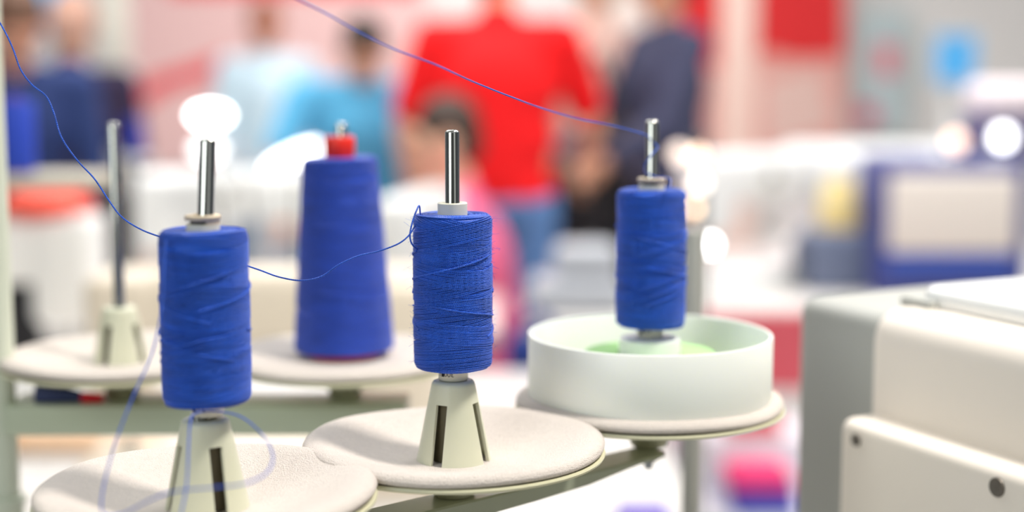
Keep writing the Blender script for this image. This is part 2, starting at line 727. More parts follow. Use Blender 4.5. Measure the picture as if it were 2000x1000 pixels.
# wide white ring round the rear-right spool
bm = NB()
lathe(bm, [(0.0785, -.0012), (0.0808, -.0012), (0.0812, -.0002), (0.0812, 0.0412), (0.0807, 0.0419), (0.0790, 0.0419), (0.0785, 0.0412)], 128, c=(0, 0, 0), closed=True)
ring = tag(link('plastic_ring', bm, M_DRUM), 'wide white plastic ring standing on a foam pad around a blue spool', 'ring')
ring.location = R0 + Vector((0, 0, -.0012))

# tall cone of thread on the rear pad
tc = thing('thread_cone', 'tall tapered blue thread cone with red plastic top', 'thread cone', B0 + Vector((0, 0, -.0042)), (0, R(-0.6), 0))
bm = NB()
uvl = bm.loops.layers.uv.new('UVMap')
Hc = 0.1470
rb, rt = 0.0382, 0.0280


def cone_r(z):
    r = rb + (rt - rb) * (z / Hc)
    t = min(z, Hc - z)
    return r if t > .003 else r - .003 + math.sqrt(max(.003 ** 2 - (.003 - t) ** 2, 0))


prof = [(0.013, 0.0)] + [(cone_r(z) - .0004, z) for z in (0, .0005, .0015, .003, .05, .1, Hc - .003, Hc - .0015, Hc - .0005, Hc)] + [(0.012, Hc)]
lathe(bm, prof, 64)
for j in range(9):
    amp = random.uniform(.001, .005)
    ph = random.uniform(0, 6.28)
    pts = []
    for i in range(24 * 32):
        th = 2 * PI * i / 32
        z = Hc * (j / 9) + 0.0007 * th / (2 * PI) + amp * math.cos(th - ph)
        z = min(max(z, .0004), Hc - .0004)
        rr = cone_r(z) + 0.0001 * (j % 3)
        pts.append((rr * math.cos(th), rr * math.sin(th), z))
    tube(bm, pts, .00042, 5, uvl)
w = link('thread_winding', bm, M_CONE, tc, angle=80)
w.location = (0, 0, .0055)
bm = NB()
lathe(bm, [(0.005, .0002), (0.0265, .0002), (0.0275, .0012), (0.0270, 0.0062), (0.0115, 0.0075), (0.0110, Hc + .008), (0.0116, Hc + .010), (0.0116, Hc + .020), (0.0108, Hc + .0212), (0.0052, Hc + .0212)], 48, closed=True)
cc = link('cone_core', bm, M_RED, tc)
cc['label'] = 'red plastic core'

# ------------------------------------------------------------------ front rail and its post
RZ = PAD_Z - 0.036
pa, pb = onz(830, 1000, RZ), onz(1311, 884, RZ)
dirv = Vector((pb.x - pa.x, pb.y - pa.y, 0)).normalized()
nv = Vector((-dirv.y, dirv.x, 0))          # away from the camera
rail_t = thing('thread_stand', 'grey-green metal thread stand rail running under the three front pads', 'thread stand', (pb.x, pb.y, 0))
bm = NB()
Lr = 0.62
Wd = 0.027
base = Vector((0, 0, RZ))


def rp(s, w, z):
    """s metres back from the tip, w metres across, z relative to the rail top."""
    return base - dirv * s + nv * w + Vector((0, 0, z))


S = [0.0, 0.004, 0.012, 0.03, 0.05, 0.075, 0.12, 0.25, 0.45, Lr]
fl = [0.0022, .0023, .0026, .0030, 0.0052, 0.0082, 0.0100, 0.0128, 0.015, 0.015]
t_ = 0.0022
sec = []
for s, h in zip(S, fl):
    e = 0.006 if s == 0 else (0.002 if s < 0.005 else 0)
    sec.append([bm.verts.new(p) for p in (
        rp(s, 0 + e, -h), rp(s, 0 + e, -.0012), rp(s, .0012 + e, 0), rp(s, Wd - .0012 - e, 0), rp(s, Wd - e, -.0012), rp(s, Wd - e, -h),
        rp(s, Wd - t_ - e, -h), rp(s, Wd - t_ - e, -t_ + .0001), rp(s, t_ + e, -t_ + .0001), rp(s, t_ + e, -h))])
for a, b in zip(sec[:-1], sec[1:]):
    for k in range(10):
        k2 = (k + 1) % 10
        bm.faces.new((a[k], a[k2], b[k2], b[k]))
bm.faces.new(sec[0])
bm.faces.new(sec[-1][::-1])
link('channel_rail', bm, M_RAIL, rail_t, angle=25)
bm = NB()
pp = rp(Lr - .03, Wd / 2, 0)
cyl(bm, (pp.x, pp.y, 0.012), (pp.x, pp.y, RZ - .002), 0.010, n=24)
link('support_post', bm, M_RAIL, rail_t)
bm = NB()
lathe(bm, [(0, 0), (0.12, 0), (0.12, .008), (0.115, .012), (0.012, .014), (0, .014)], 40, c=(pp.x, pp.y, 0))
link('base_foot', bm, M_RAIL, rail_t)

# ------------------------------------------------------------------ rear stand: left post and rail
lp = pt(-36, 600, 1.12)
rear_y = A0.y
st = thing('thread_stand', 'pale green thread stand with flat rail under the two blurred rear pads', 'thread stand', (lp.x, rear_y - .02, 0))
bm = NB()
zb = 1.005
cyl(bm, (0, 0, 0.01), (0, 0, zb), 0.0135, n=28)
lathe(bm, [(0.011, zb), (.0150, zb), (.0155, zb + .001), (.0155, zb + .004), (.0150, zb + .005), (0.011, zb + .006)], 28, closed=True)
link('post_sleeve', bm, M_POST, st)
bm = NB()
cyl(bm, (0, 0, zb - .05), (0, 0, 1.75), 0.0108, n=28)
link('upper_post', bm, M_POST, st)
bm = NB()
x1 = pt(800, 800, 1.19).x - lp.x
box(bm, (0.006, -.015, PAD_Z - .059), (x1, .034, PAD_Z - .0361), 0.002, 2)
link('flat_rail', bm, M_RAIL2, st)
bm = NB()
lathe(bm, [(0, 0), (0.13, 0), (0.13, .008), (0.125, .012), (0, .014)], 40)
link('base_foot', bm, M_POST, st)

# navy tool with a red tip lying on the rear rail
tp = pt(200, 766, 1.165)
nt_ = thing('marking_pen', 'dark blue tapered pen with red tip lying on the rear rail', 'pen', (tp.x, rear_y - .024, PAD_Z - .0361))
bm = NB()
L_ = 0.048
cyl(bm, (-L_, 0, .0092), (-.014, 0, .0048), 0.0090, 0.0046, n=24, bev=.001)
link('barrel', bm, M_NAVY, nt_)
bm = NB()
cyl(bm, (-.0142, 0, .0044), (0.002, 0, .0040), 0.0046, 0.0036, n=20, bev=.001)
link('tip', bm, mat('signal_red', '#e81830', .4), nt_)

# grey upright pole behind the white ring
pq = pt(1354, 700, 1.25)
pl = thing('upright_pole', 'thin grey metal pole rising behind the white ring', 'pole', (pq.x, pq.y, 0))
bm = NB()
cyl(bm, (0, 0, .008), (0, 0, 1.205), 0.0085, n=24, bev=.001)
link('pole', bm, M_POLE, pl)
bm = NB()
lathe(bm, [(0, 0), (.05, 0), (.05, .006), (.045, .010), (0, .012)], 32)
link('pole_foot', bm, M_POLE, pl)


# ------------------------------------------------------------------ loose threads
def loose(label, lists, r=0.00050):
    bm = NB()
    uvl = bm.loops.layers.uv.new('UVMap')
    for pts in lists:
        tube(bm, catmull(pts, 12), r, 6, uvl)
    return tag(link('loose_thread', bm, M_BLUE, angle=90), label, 'thread')


P = pt
loose('fine blue thread sagging from the left frame edge to the sharp centre spool', [
    [P(-120, -120, .885), P(-50, -30, .88), P(0, 45, .875), P(24, 92, .872), P(40, 135, .872), P(62, 165, .872), P(90, 188, .872), P(105, 220, .872), P(120, 268, .872), P(150, 312, .872), P(185, 350, .872), P(213, 392, .872), P(238, 424, .872), P(275, 448, .872), P(320, 465, .872),
     P(410, 495, .872), P(500, 525, .872), P(545, 541, .872), P(590, 548, .872), P(628, 540, .872), P(662, 517, .872), P(700, 500, .872), P(738, 491, .873), P(778, 476, .876), P(800, 458, .88), P(814, 434, .888)],
    [P(821, 420, .89), P(819, 402, .885), P(814, 410, .88), P(806, 432, .876), P(801, 455, .874), P(802, 470, .875), P(807, 480, .879), P(815, 487, .884)]])
loose('blue thread dropping from the near spool and looping over its foam pad', [
    [P(324, 470, .775), P(321, 520, .77), P(316, 600, .765), P(297, 690, .758), P(264, 765, .75), P(234, 840, .742), P(212, 910, .735), P(199, 970, .73), P(203, 1004, .726), P(240, 1003, .722), P(290, 978, .718), P(340, 960, .715), P(420, 952, .713), P(480, 944, .718), P(520, 924, .73), P(533, 895, .745), P(522, 862, .758), P(496, 832, .768), P(463, 811, .776),
     P(418, 803, .79), P(380, 808, .778), P(371, 830, .764), P(368, 880, .752), P(364, 950, .735), P(352, 1010, .722), P(340, 1060, .715)]], 0.00046)
loose('blue thread rising from the pin of the spool in the white ring toward the top', [
    [P(430, -75, .74), P(520, -35, .755), P(585, 0, .765), P(640, 28, .775), P(700, 62, .785), P(770, 96, .80), P(850, 126, .82), P(920, 158, .85), P(1000, 190, .885), P(1060, 212, .92), P(1130, 232, .955), P(1200, 246, .975), P(1258, 262, .99),
     P(1270, 272, 1.003), P(1284, 285, 1.001), P(1282, 292, .993), P(1268, 308, .989), P(1259, 325, .992), P(1262, 338, 1.003), P(1282, 345, 1.003), P(1303, 347, .997), P(1310, 352, .992), P(1308, 366, .986)]], 0.00046)

# ------------------------------------------------------------------ sewing machine at the right
u = Vector((.45, -.893, 0))
mo = pt(1712, 820, 1.10)
ang = math.atan2(u.y, u.x)
TZ = 0.80
mach = thing('sewing_machine', 'large cream sewing machine body close at the right edge', 'sewing machine', (mo.x, mo.y, TZ), (0, 0, ang))
zt = 1.166 - TZ
zc = 1.090 - TZ


def rounded_slab(bm, x0, x1, y0, y1, z0, z1, bev, seg=5):
    return box(bm, (x0, y0, z0), (x1, y1, z1), bev, seg)


bm = NB()
rounded_slab(bm, -0.020, 0.30, 0.0, 0.22, 0.012, zt, 0.024)
link('head_housing', bm, M_MCREAM, mach)
bm = NB()
rounded_slab(bm, -0.114, 0.02, 0.012, 0.20, 0.012, zt - .006, 0.014)
link('side_cover', bm, M_MGREY, mach)['label'] = 'grey side cover'
# cover plate standing proud of the housing
cp = NB()
rounded_slab(cp, -0.006, 0.26, -0.030, 0.004, 0.03, zc, 0.009)
cpo = link('cover_plate', cp, M_MCREAM, mach)


def screw(x, z, r, parent, y=-0.0302):
    bm = NB()
    M = Matrix.Translation((x, y, z)) @ Matrix.Rotation(PI / 2, 4, 'X')
    lathe(bm, [(0, .0002), (r * .55, .0003), (r * .62, .0006), (r, .0012), (r * 1.05, .0004), (r * 1.05, -.002), (0, -.002)], 28, M=M)
    s = link('screw', bm, mat('screw_grey', '#706a62', .5, metal=.5), parent)
    return s


screw(0.015, zc - .0125, 0.0042, cpo)
screw(0.150, zc - .0125, 0.0060, cpo)
bm = NB()
rounded_slab(bm, 0.0, 0.30, 0.035, 0.20, zt - .004, zt + .016, 0.010)
link('top_cap', bm, M_MWHITE, mach)
bm = NB()
box(bm, (-0.012, 0.028, zt - .002), (0.02, 0.06, zt + .006), 0.002)
link('cap_latch', bm, M_MGREY, mach)
bm = NB()
rounded_slab(bm, -0.135, 0.36, -0.032, 0.24, 0.0, 0.03, 0.006)
link('machine_bed', bm, M_MGREY, mach)

# ------------------------------------------------------------------ the hall
M_FLOOR = mat('hall_floor', '#cfcbc8', 0.4, vary=0.06, vscale=1.5)
M_WALL = mat('hall_wall', '#eeebe8', 0.8, vary=0.03, vscale=2)


def slab(name, lo, hi, m):
    bm = NB()
    box(bm, lo, hi)
    return struct(link(name, bm, m, smooth=False))


WY = 8.6
slab('floor', (-4.5, -1.5, -.1), (4.5, WY + .2, 0), M_FLOOR)
slab('wall_back', (-4.5, WY, 0), (4.5, WY + .1, 3.6), M_WALL)
slab('wall_left', (-4.6, -1.5, 0), (-4.5, WY + .1, 3.6), mat('side_wall', '#666b72', .8))
slab('wall_right', (4.5, -1.5, 0), (4.6, WY + .1, 3.6), mat('side_wall', '#666b72', .8))


def prect(x0, y0, x1, y1, Y):
    """World x and z range of a frame rectangle on the plane y = Y."""
    a, b = ray(x0, y0), ray(x1, y1)
    A, B = CAM + a * (Y / a.y), CAM + b * (Y / b.y)
    return A.x, B.x, B.z, A.z


def panel(name, label, cat, px, Y, col, thick=.02, group=None, zmin=None, zmax=None, emit=0, frame=None, bands=()):
    x0, x1, z0, z1 = prect(*px, Y)
    z0 = z0 if zmin is None else zmin
    z1 = z1 if zmax is None else zmax
    cx = (x0 + x1) / 2
    t = thing(name, label, cat, (cx, Y, z0), (0, 0, 0), group)
    w, h = (x1 - x0) / 2, z1 - z0
    bm = NB()
    box(bm, (-w, 0, 0), (w, thick, h), .003, 1)
    link('sheet', bm, mat('sheet_' + col[1:] + ('e' if emit else ''), col, .6, emit=emit), t, smooth=False)
    if frame:
        bm = NB()
        f = .015
        for lo, hi in (((-w - f, -.004, -f), (-w, thick + .004, h + f)), ((w, -.004, -f), (w + f, thick + .004, h + f)), ((-w, -.004, -f), (w, thick + .004, 0)), ((-w, -.004, h), (w, thick + .004, h + f))):
            box(bm, lo, hi)
        link('frame', bm, mat('frame_' + frame[1:], frame, .5), t, smooth=False)
    for bn, poly, c in bands:
        bm = NB()
        vs = []
        for (qx, qy) in poly:
            r = ray(qx, qy)
            p = CAM + r * ((Y - .004) / r.y)
            vs.append(bm.verts.new((p.x - cx, -.004, p.z - z0)))
        f = bm.faces.new(vs)
        ex = bmesh.ops.extrude_face_region(bm, geom=[f])
        for v in [g for g in ex['geom'] if isinstance(g, bmesh.types.BMVert)]:
            v.co.y += .006
        link(bn, bm, mat('band_' + c[1:], c, .6), t, smooth=False)['label'] = bn.replace('_', ' ')
    return t


YB = WY - .12
panel('wall_banner', 'pale pink wall banner with slanting red stroke at left', 'banner', (225, -140, 830, 330), YB, '#f3c9c6', zmin=0.75, zmax=2.2,
      bands=(('red_stroke', [(232, 205), (300, 150), (440, 105), (450, 140), (330, 175), (275, 215)], '#f0525a'),
             ('white_patch', [(420, 130), (520, 100), (560, 260), (430, 290)], '#f6efee'),
             ('red_header', [(330, -130), (820, -130), (820, -12), (330, -12)], '#ef3a44')))
panel('wall_banner', 'red and peach wall banner to the right of the dark-dressed man', 'banner', (1320, -140, 1648, 330), YB, '#f7b6ac', zmin=0.75, zmax=2.2,
      bands=(('red_field', [(1320, -140), (1648, -140), (1648, 110), (1560, 115), (1500, 100), (1440, 130), (1370, 130), (1320, 150)], '#f02a2e'),
             ('white_figure', [(1490, 160), (1600, 130), (1630, 250), (1500, 290)], '#fad6cc')))
panel('wall_poster', 'pale blue-green poster with red spots on right wall', 'poster', (1680, 20, 1770, 260), YB, '#c2d3d6',
      bands=(('red_spot', [(1712, 85), (1752, 90), (1748, 150), (1714, 145)], '#ee7a88'), ('crimson_spot', [(1675, 208), (1714, 204), (1712, 246), (1676, 244)], '#d94a72')))
panel('display_screen', 'bright blue square screen on the right', 'screen', (1832, 72, 1900, 158), 6.0, '#52b4f4', frame='#a9cfe8')
panel('display_screen', 'bright blue square screen at the upper left corner', 'screen', (62, -60, 138, 62), 6.0, '#3eb6f0', frame='#8fb0e0')
# stands for the screens
for px_, py_, nm in ((1866, 160, 'tall white post carrying the blue screen on the right'), (101, 64, 'tall white post carrying the blue screen at upper left')):
    r = ray(px_, py_)
    p = CAM + r * (6.03 / r.y)
    t = thing('screen_stand', nm, 'stand', (p.x, 6.06, 0))
    bm = NB()
    cyl(bm, (0, 0, .01), (0, 0, p.z + .05), .02)
    link('post', bm, M_MWHITE, t)
    bm = NB()
    lathe(bm, [(0, 0), (.2, 0), (.2, .012), (0, .02)], 32)
    link('foot', bm, M_MWHITE, t)


def pillar(n, px0, px1, Y, col, ztop=3.4):
    x0, x1, _, _ = prect(px0, 0, px1, 100, Y)
    bm = NB()
    box(bm, (x0, Y, 0), (x1, Y + (x1 - x0), ztop), .01, 2)
    o = link('pillar_%d' % n, bm, mat('pillar_' + col[1:], col, .6))
    return struct(o)


pillar(1, 1416, 1478, 7.6, '#fbd9cc')
pillar(2, 1168, 1240, 7.4, '#f6e6dc')
pillar(3, 196, 246, 5.2, '#dcdccf')

# ------------------------------------------------------------------ tables


def table(label, x0, x1, y0, y1, z, apron=None, top=M_TABLE):
    t = thing('work_table', label, 'table', ((x0 + x1) / 2, (y0 + y1) / 2, 0))
    w, d = (x1 - x0) / 2, (y1 - y0) / 2
    bm = NB()
    box(bm, (-w, -d, z - .035), (w, d, z), .006, 2)
    link('tabletop', bm, top, t)
    for sx in (-1, 1):
        for sy in (-1, 1):
            bm = NB()
            X, Y = sx * (w - .06), sy * (d - .06)
            box(bm, (X - .025, Y - .025, 0), (X + .025, Y + .025, z - .035), .004, 1)
            link('leg', bm, M_LEGM, t)
    if apron:
        bm = NB()
        box(bm, (-w, -d - .012, z - .20), (w, -d, z - .012), .003, 1)
        link('apron', bm, mat('apron', apron, .8), t)
    return t


table('white work table under the cream machine behind the rear pads', -1.75, .24, 1.84, 2.9, .75)
table('white table with red front edging at right of the ring', .46, 2.6, 3.66, 4.9, .75, '#d8606c')
table('table holding the large cream machine at the right edge', .205, 1.3, .76, 1.75, .80)
table('white table farther back behind the tall thread cone', -1.5, -.03, 3.2, 3.72, .78)
table('small white side table under the grey overlock machine', .03, .335, 3.28, 3.6, .78)


# ------------------------------------------------------------------ background sewing machines
def make_machine(label, x, y, z, rot, m, mb, s=1.0, lamp=False):
    t = thing('sewing_machine', label, 'sewing machine', (x, y, z), (0, 0, rot), 'blurred sewing machines on tables')
    t.scale = (s, s, s)
    bm = NB()
    box(bm, (-.26, -.09, 0), (.26, .09, .05), .012, 3)
    link('bed', bm, mb, t)
    bm = NB()
    box(bm, (.12, -.065, .04), (.24, .065, .30), .025, 4)
    box(bm, (-.24, -.05, .20), (.22, .05, .315), .028, 4)
    box(bm, (-.25, -.055, .135), (-.15, .055, .31), .02, 4)
    link('arm', bm, m, t)
    bm = NB()
    lathe(bm, [(0, .24), (.045, .24), (.052, .245), (.055, .255), (.052, .268), (.03, .272), (0, .272)], 32, M=Matrix.Translation((0, 0, .25)) @ Matrix.Rotation(PI / 2, 4, 'Y'))
    link('handwheel', bm, M_BLACK if 'near spool' in label else m, t)
    bm = NB()
    cyl(bm, (-.2, 0, .06), (-.2, 0, .15), .006)
    link('needle_bar', bm, M_CHROME, t)
    bm = NB()
    box(bm, (-.215, -.025, .05), (-.185, .012, .056), .002, 1)
    cyl(bm, (-.2, .005, .055), (-.2, .005, .14), .004)
    link('presser_foot', bm, M_CHROME, t)
    bm = NB()
    cyl(bm, (-.05, -.05, .26), (-.05, -.066, .26), .016, bev=.003)
    link('tension_dial', bm, M_CHROME, t)
    return t


def on_table(px, Y, z):
    r = ray(px, 500)
    return r.x * (Y / r.y)


make_machine('beige sewing machine lying behind the two rear foam pads', on_table(525, 2.1, 0), 2.1, .75, R(3), M_MBEIGE, M_MBEIGE, 0.98)
make_machine('white sewing machine at the left edge with orange dome on top', on_table(-110, 2.6, 0), 2.6, .75, R(180), M_MWHITE, M_MWHITE, 1.08)
make_machine('white sewing machine between the near spool and the tall cone', on_table(485, 3.5, 0), 3.5, .78, R(12), M_MWHITE, M_MWHITE, 1.0)
make_machine('white sewing machine between the tall cone and centre spool', on_table(818, 3.5, 0), 3.48, .78, R(78), M_MWHITE, M_MWHITE, .85)
make_machine('white sewing machine right of the ringed spool', on_table(1500, 4.1, 0), 4.1, .75, R(35), M_MWHITE, M_MWHITE, 1.12)
make_machine('white sewing machine below the crimson spot on the poster', on_table(1700, 4.6, 0), 4.6, .75, R(0), M_MWHITE, M_MWHITE, 1.1)

# orange dome on the left machine
dm = thing('thread_cover', 'orange-red dome sitting on the white machine at left', 'cover', (on_table(95, 2.6, 0), 2.6, .75 + .315 * 1.08))
bm = NB()
lathe(bm, [(0, 0), (.075, 0), (.078, .004), (.072, .02), (.05, .036), (.02, .042), (0, .043)], 40)
link('dome', bm, mat('orange_red', '#f8543c', .5), dm)
bm = NB()
lathe(bm, [(0, .042), (.008, .042), (.010, .048), (.008, .054), (0, .055)], 20)
link('knob', bm, mat('orange_red', '#f8543c', .5), dm)

# small black boxes beside it
for px_, lab in ((25, 'small black motor box left of the orange dome'), (214, 'small black motor box right of the orange dome')):
    t = thing('motor_box', lab, 'box', (on_table(px_, 2.75, 0), 2.78, .75))
    bm = NB()
    box(bm, (-.035, -.03, 0), (.035, .03, .355), .008, 2)
    link('case', bm, M_BLACK, t)
    bm = NB()
    cyl(bm, (0, 0, .355), (0, 0, .365), .02, bev=.002)
    link('cap', bm, M_STEEL, t)

# navy control box with cream front on the right table
xa, xb, za, zb_ = prect(1735, 322, 1992, 528, 3.75)
cb = thing('control_box', 'navy blue machine box with wide cream front panel at right', 'machine', ((xa + xb) / 2, 3.75, .75))
w = (xb - xa) / 2
bm = NB()
box(bm, (-w - .01, 0, 0), (w + .02, .3, zb_ - .75 + .01), .012, 3)
link('housing', bm, mat('navy_housing', '#3f4688', .5), cb)
bm = NB()
box(bm, (-w + .004, -.012, za - .75 + .045), (w - .015, .004, zb_ - .75 - .022), .010, 3)
link('front_panel', bm, mat('cream_panel', '#f0e7df', .45), cb)
bm = NB()
box(bm, (-w + .004, -.010, za - .75 - .004), (w - .015, .004, za - .75 + .036), .006, 2)
link('blue_strip', bm, mat('mid_blue', '#3a5cc0', .5), cb)
# pinkish white head on top of it
hd = thing('embroidery_head', 'pinkish white rounded machine head above the navy box', 'machine', (on_table(1962, 3.97, 0), 3.97, zb_ + .01))
bm = NB()
box(bm, (-.11, -.06, .0), (.11, .08, .10), .012, 3)
link('dark_base', bm, mat('plum_navy', '#5a5480', .5), hd)
bm = NB()
box(bm, (-.105, -.065, .10), (.115, .085, .19), .035, 5)
link('head_shell', bm, mat('pink_white', '#f4e6ea', .4), hd)

# yellow-labelled spool on grey motor block
gb = thing('motor_block', 'slate grey motor block below the yellow thread cone', 'motor', (on_table(1630, 3.95, 0), 3.95, .75))
bm = NB()
box(bm, (-.08, -.07, 0), (.08, .07, .165), .02, 3)
link('case', bm, mat('slate', '#6c7690', .5), gb)
bm = NB()
cyl(bm, (-.08, 0, .09), (-.105, 0, .09), .05, bev=.006)
link('pulley', bm, mat('slate_dark', '#444c60', .5), gb)
yc = thing('thread_cone', 'pale yellow thread cone standing on the slate grey motor block', 'thread cone', (on_table(1636, 3.95, 0), 3.95, .915))
bm = NB()
lathe(bm, [(.012, .006), (.052, .006), (.055, .012), (.040, .115), (.037, .12), (.012, .12)], 40)
link('winding', bm, mat('pale_yellow', '#f2dc9a', .7), yc)
bm = NB()
lathe(bm, [(0, 0), (.056, 0), (.058, .004), (.056, .008), (.012, .010), (.011, .13), (0, .13)], 32)
link('core', bm, mat('mustard', '#d8b23c', .5), yc)


# ------------------------------------------------------------------ blurred blue spools behind
def far_spool(label, x, y, z, s, hexc, topc):
    t = thing('thread_spool', label, 'thread spool', (x, y, z))
    t.scale = (s, s, s)
    bm = NB()
    lathe(bm, [(.009, .004), (.022, .004), (.0235, .007), (.0235, .083), (.022, .087), (.009, .087)], 40)
    link('winding', bm, mat('far_thread_' + hexc[1:], hexc, .6, sheen=.4), t)
    bm = NB()
    lathe(bm, [(0, 0), (.020, 0), (.020, .004), (.009, .005), (.009, .094), (.0, .094)], 32)
    link('tube', bm, mat('far_tube_' + topc[1:], topc, .5), t)
    return t


# shelf rack at the left edge carrying the blurred spool
xs, ys = on_table(40, 1.86, 0), 1.86
p = pt(40, 338, 1.86)
rk = thing('thread_shelf', 'small grey-beige shelf on a post at left under the blurred blue spool', 'shelf', (xs - .02, ys, 0))
bm = NB()
box(bm, (-.09, -.06, p.z - .016), (.13, .06, p.z), .004, 2)
link('shelf_plate', bm, mat('shelf_beige', '#b9b2a2', .5), rk)
bm = NB()
cyl(bm, (-.06, .06, .756), (-.06, .06, p.z - .015), .012)
link('post', bm, mat('shelf_beige', '#b9b2a2', .5), rk)
bm = NB()
lathe(bm, [(0, .7502), (.05, .7502), (.05, .758), (0, .762)], 30, c=(-.06, .06, 0))
link('foot', bm, mat('shelf_beige', '#b9b2a2', .5), rk)
far_spool('blurred blue spool with violet top on the small shelf at left', xs, ys, p.z, 1.0, '#2446c0', '#7050b0')
q = pt(268, 304, 3.3)
ps = thing('thread_shelf', 'thin white shelf post holding the tiny blurred blue spool', 'shelf', (q.x, 3.28, .78))
bm = NB()
cyl(bm, (0, 0, 0.006), (0, 0, q.z - .785), .008)
link('post', bm, M_MWHITE, ps)
bm = NB()
lathe(bm, [(0, q.z - .79), (.04, q.z - .79), (.04, q.z - .78), (0, q.z - .78)], 24)
link('shelf_plate', bm, M_MWHITE, ps)
bm = NB()
lathe(bm, [(0, 0), (.05, 0), (.05, .006), (0, .01)], 24)
link('foot', bm, M_MWHITE, ps)
far_spool('tiny blurred blue spool right of the bare rear pin', q.x, 3.28, q.z, .9, '#1f2f9c', '#26307c')


# ------------------------------------------------------------------ added glints
def glint_mat(name, hexc, e):
    return mat(name, hexc, .4, emit=e)


def glint_disc(label, px, py, Y, zbase, rx, rz, e, tilt=0.0, colr='#ffffff', bx=0.0):  # glowing disc on a stem, added in place of a bright reflection
    r = ray(px, py)
    p = CAM + r * (Y / r.y)
    t = thing('glint_disc', label, 'glint', (p.x, Y, zbase), (0, 0, 0), 'added bright glints')
    h = p.z - zbase
    bm = NB()
    lathe(bm, [(0, 0), (.035, 0), (.036, .006), (.03, .012), (0, .014)], 28, c=(bx, .05, 0))
    link('base', bm, M_MWHITE, t)
    bm = NB()
    tube(bm, catmull([(bx, .05, .012), (bx, .055, h * .5), (bx * .8, .05, h * .85), (0, .03, h)], 8), .005, 10)
    link('glint_stem', bm, M_CHROME, t)
    bm = NB()
    M = Matrix.Translation((0, .012, h)) @ Matrix.Rotation(tilt, 4, 'Y')
    ball(bm, (0, 0, 0), (rx * 1.08, .022, rz * 1.08), M=None)
    bmesh.ops.transform(bm, matrix=M, verts=bm.verts[:])
    link('glint_backing', bm, M_MWHITE, t)
    bm = NB()
    ball(bm, (0, 0, 0), (rx, .012, rz))
    bmesh.ops.transform(bm, matrix=Matrix.Translation((0, -.006, h)) @ Matrix.Rotation(tilt, 4, 'Y'), verts=bm.verts[:])
    link('glint_glow', bm, glint_mat('glint_%s_%g' % (colr[1:], e), colr, e), t)
    return t


glint_disc('brightest oval glint above the near spool pin', 411, 225, 3.27, .78, .040, .018, 9)
glint_disc('dimmer oval glint just below the brightest one', 406, 292, 3.25, .78, .034, .022, 2.2, bx=.08)
glint_disc('slanted bright glint left of the tall thread cone', 572, 306, 3.27, .78, .062, .014, 6, tilt=R(-24))
glint_disc('round warm peach glint at far right', 1866, 276, 3.79, zb_ + .01, .021, .021, 2.6, colr='#ffd9c0')
glint_disc('round white glint at the far right edge', 1958, 268, 3.79, zb_ + .01, .022, .022, 6)

# added post whose glowing balls stand in for glints on chrome
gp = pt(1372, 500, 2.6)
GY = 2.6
g = thing('glint_post', 'added chrome post with small glowing glints behind the ringed spool', 'glint post', (gp.x, GY, 0))
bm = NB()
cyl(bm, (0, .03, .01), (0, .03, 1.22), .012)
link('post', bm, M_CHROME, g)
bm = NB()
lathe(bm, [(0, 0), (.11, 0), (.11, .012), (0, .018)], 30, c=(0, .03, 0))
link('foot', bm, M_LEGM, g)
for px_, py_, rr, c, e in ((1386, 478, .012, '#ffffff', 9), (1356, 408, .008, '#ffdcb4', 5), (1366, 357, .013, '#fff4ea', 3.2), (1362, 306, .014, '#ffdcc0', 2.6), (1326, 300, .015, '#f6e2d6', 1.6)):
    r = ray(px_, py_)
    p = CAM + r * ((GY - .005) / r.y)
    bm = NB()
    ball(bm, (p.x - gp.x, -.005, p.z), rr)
    bl = link('light', bm, glint_mat('glint_%s_%g' % (c[1:], e), c, e), g)
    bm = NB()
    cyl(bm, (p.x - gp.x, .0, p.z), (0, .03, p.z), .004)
    link('glint_arm', bm, M_CHROME, bl)

# silver machine and other blurs right of the centre spool
sv = thing('overlock_machine', 'silver grey overlock machine blurred right of the centre spool', 'sewing machine', (on_table(1132, 3.43, 0), 3.43, .78))
bm = NB()
box(bm, (-.11, -.08, 0), (.10, .08, .08), .02, 3)
link('base', bm, mat('silver_grey', '#b6bac2', .4), sv)
bm = NB()
box(bm, (-.06, -.06, .07), (.09, .06, .155), .03, 4)
link('head', bm, mat('silver_grey', '#b6bac2', .4), sv)
bm = NB()
cyl(bm, (.09, 0, .11), (.115, 0, .11), .035, bev=.005)
link('handwheel', bm, M_BLACK, sv)

# ------------------------------------------------------------------ display plinth with folded fabrics, low right
WM = mat('plinth_white', '#f0eef6', .5)


def z_at(py, Y):
    r = ray(1500, py)
    return (CAM + r * (Y / r.y)).z


xl, xr, _, _ = prect(1338, 0, 1660, 10, 3.4)
zs_ = [z_at(852, 3.42), z_at(1012, 3.24)]
dc = thing('display_plinth', 'white stepped display plinth with folded coloured fabrics at lower right', 'display stand', ((xl + xr) / 2, 3.42, 0))
w = (xr - xl) / 2
bm = NB()
box(bm, (-w, 0, 0), (w, .18, zs_[0]), .004, 2)
link('upper_step', bm, WM, dc)
bm = NB()
box(bm, (-w, -.18, 0), (w, -.0005, zs_[1]), .004, 2)
link('lower_step', bm, WM, dc)


def cloth_fold(label, px0, px1, Y, z, h, col, dpt=.14):
    x0, x1, _, _ = prect(px0, 0, px1, 10, Y)
    t = thing('folded_fabric', label, 'fabric', ((x0 + x1) / 2, Y, z), (0, 0, 0), 'folded fabrics on the display plinth')
    w = (x1 - x0) / 2
    bm = NB()
    n = 3
    for k in range(n):
        box(bm, (-w + .004 * (k % 2), .003 * k, h * k / n), (w - .003 * k, dpt, h * (k + 1) / n + .001), h / n * .45, 3)
    f = link('folds', bm, mat('cloth_' + col[1:], col, .9, bump=(200, .3)), t)
    return t


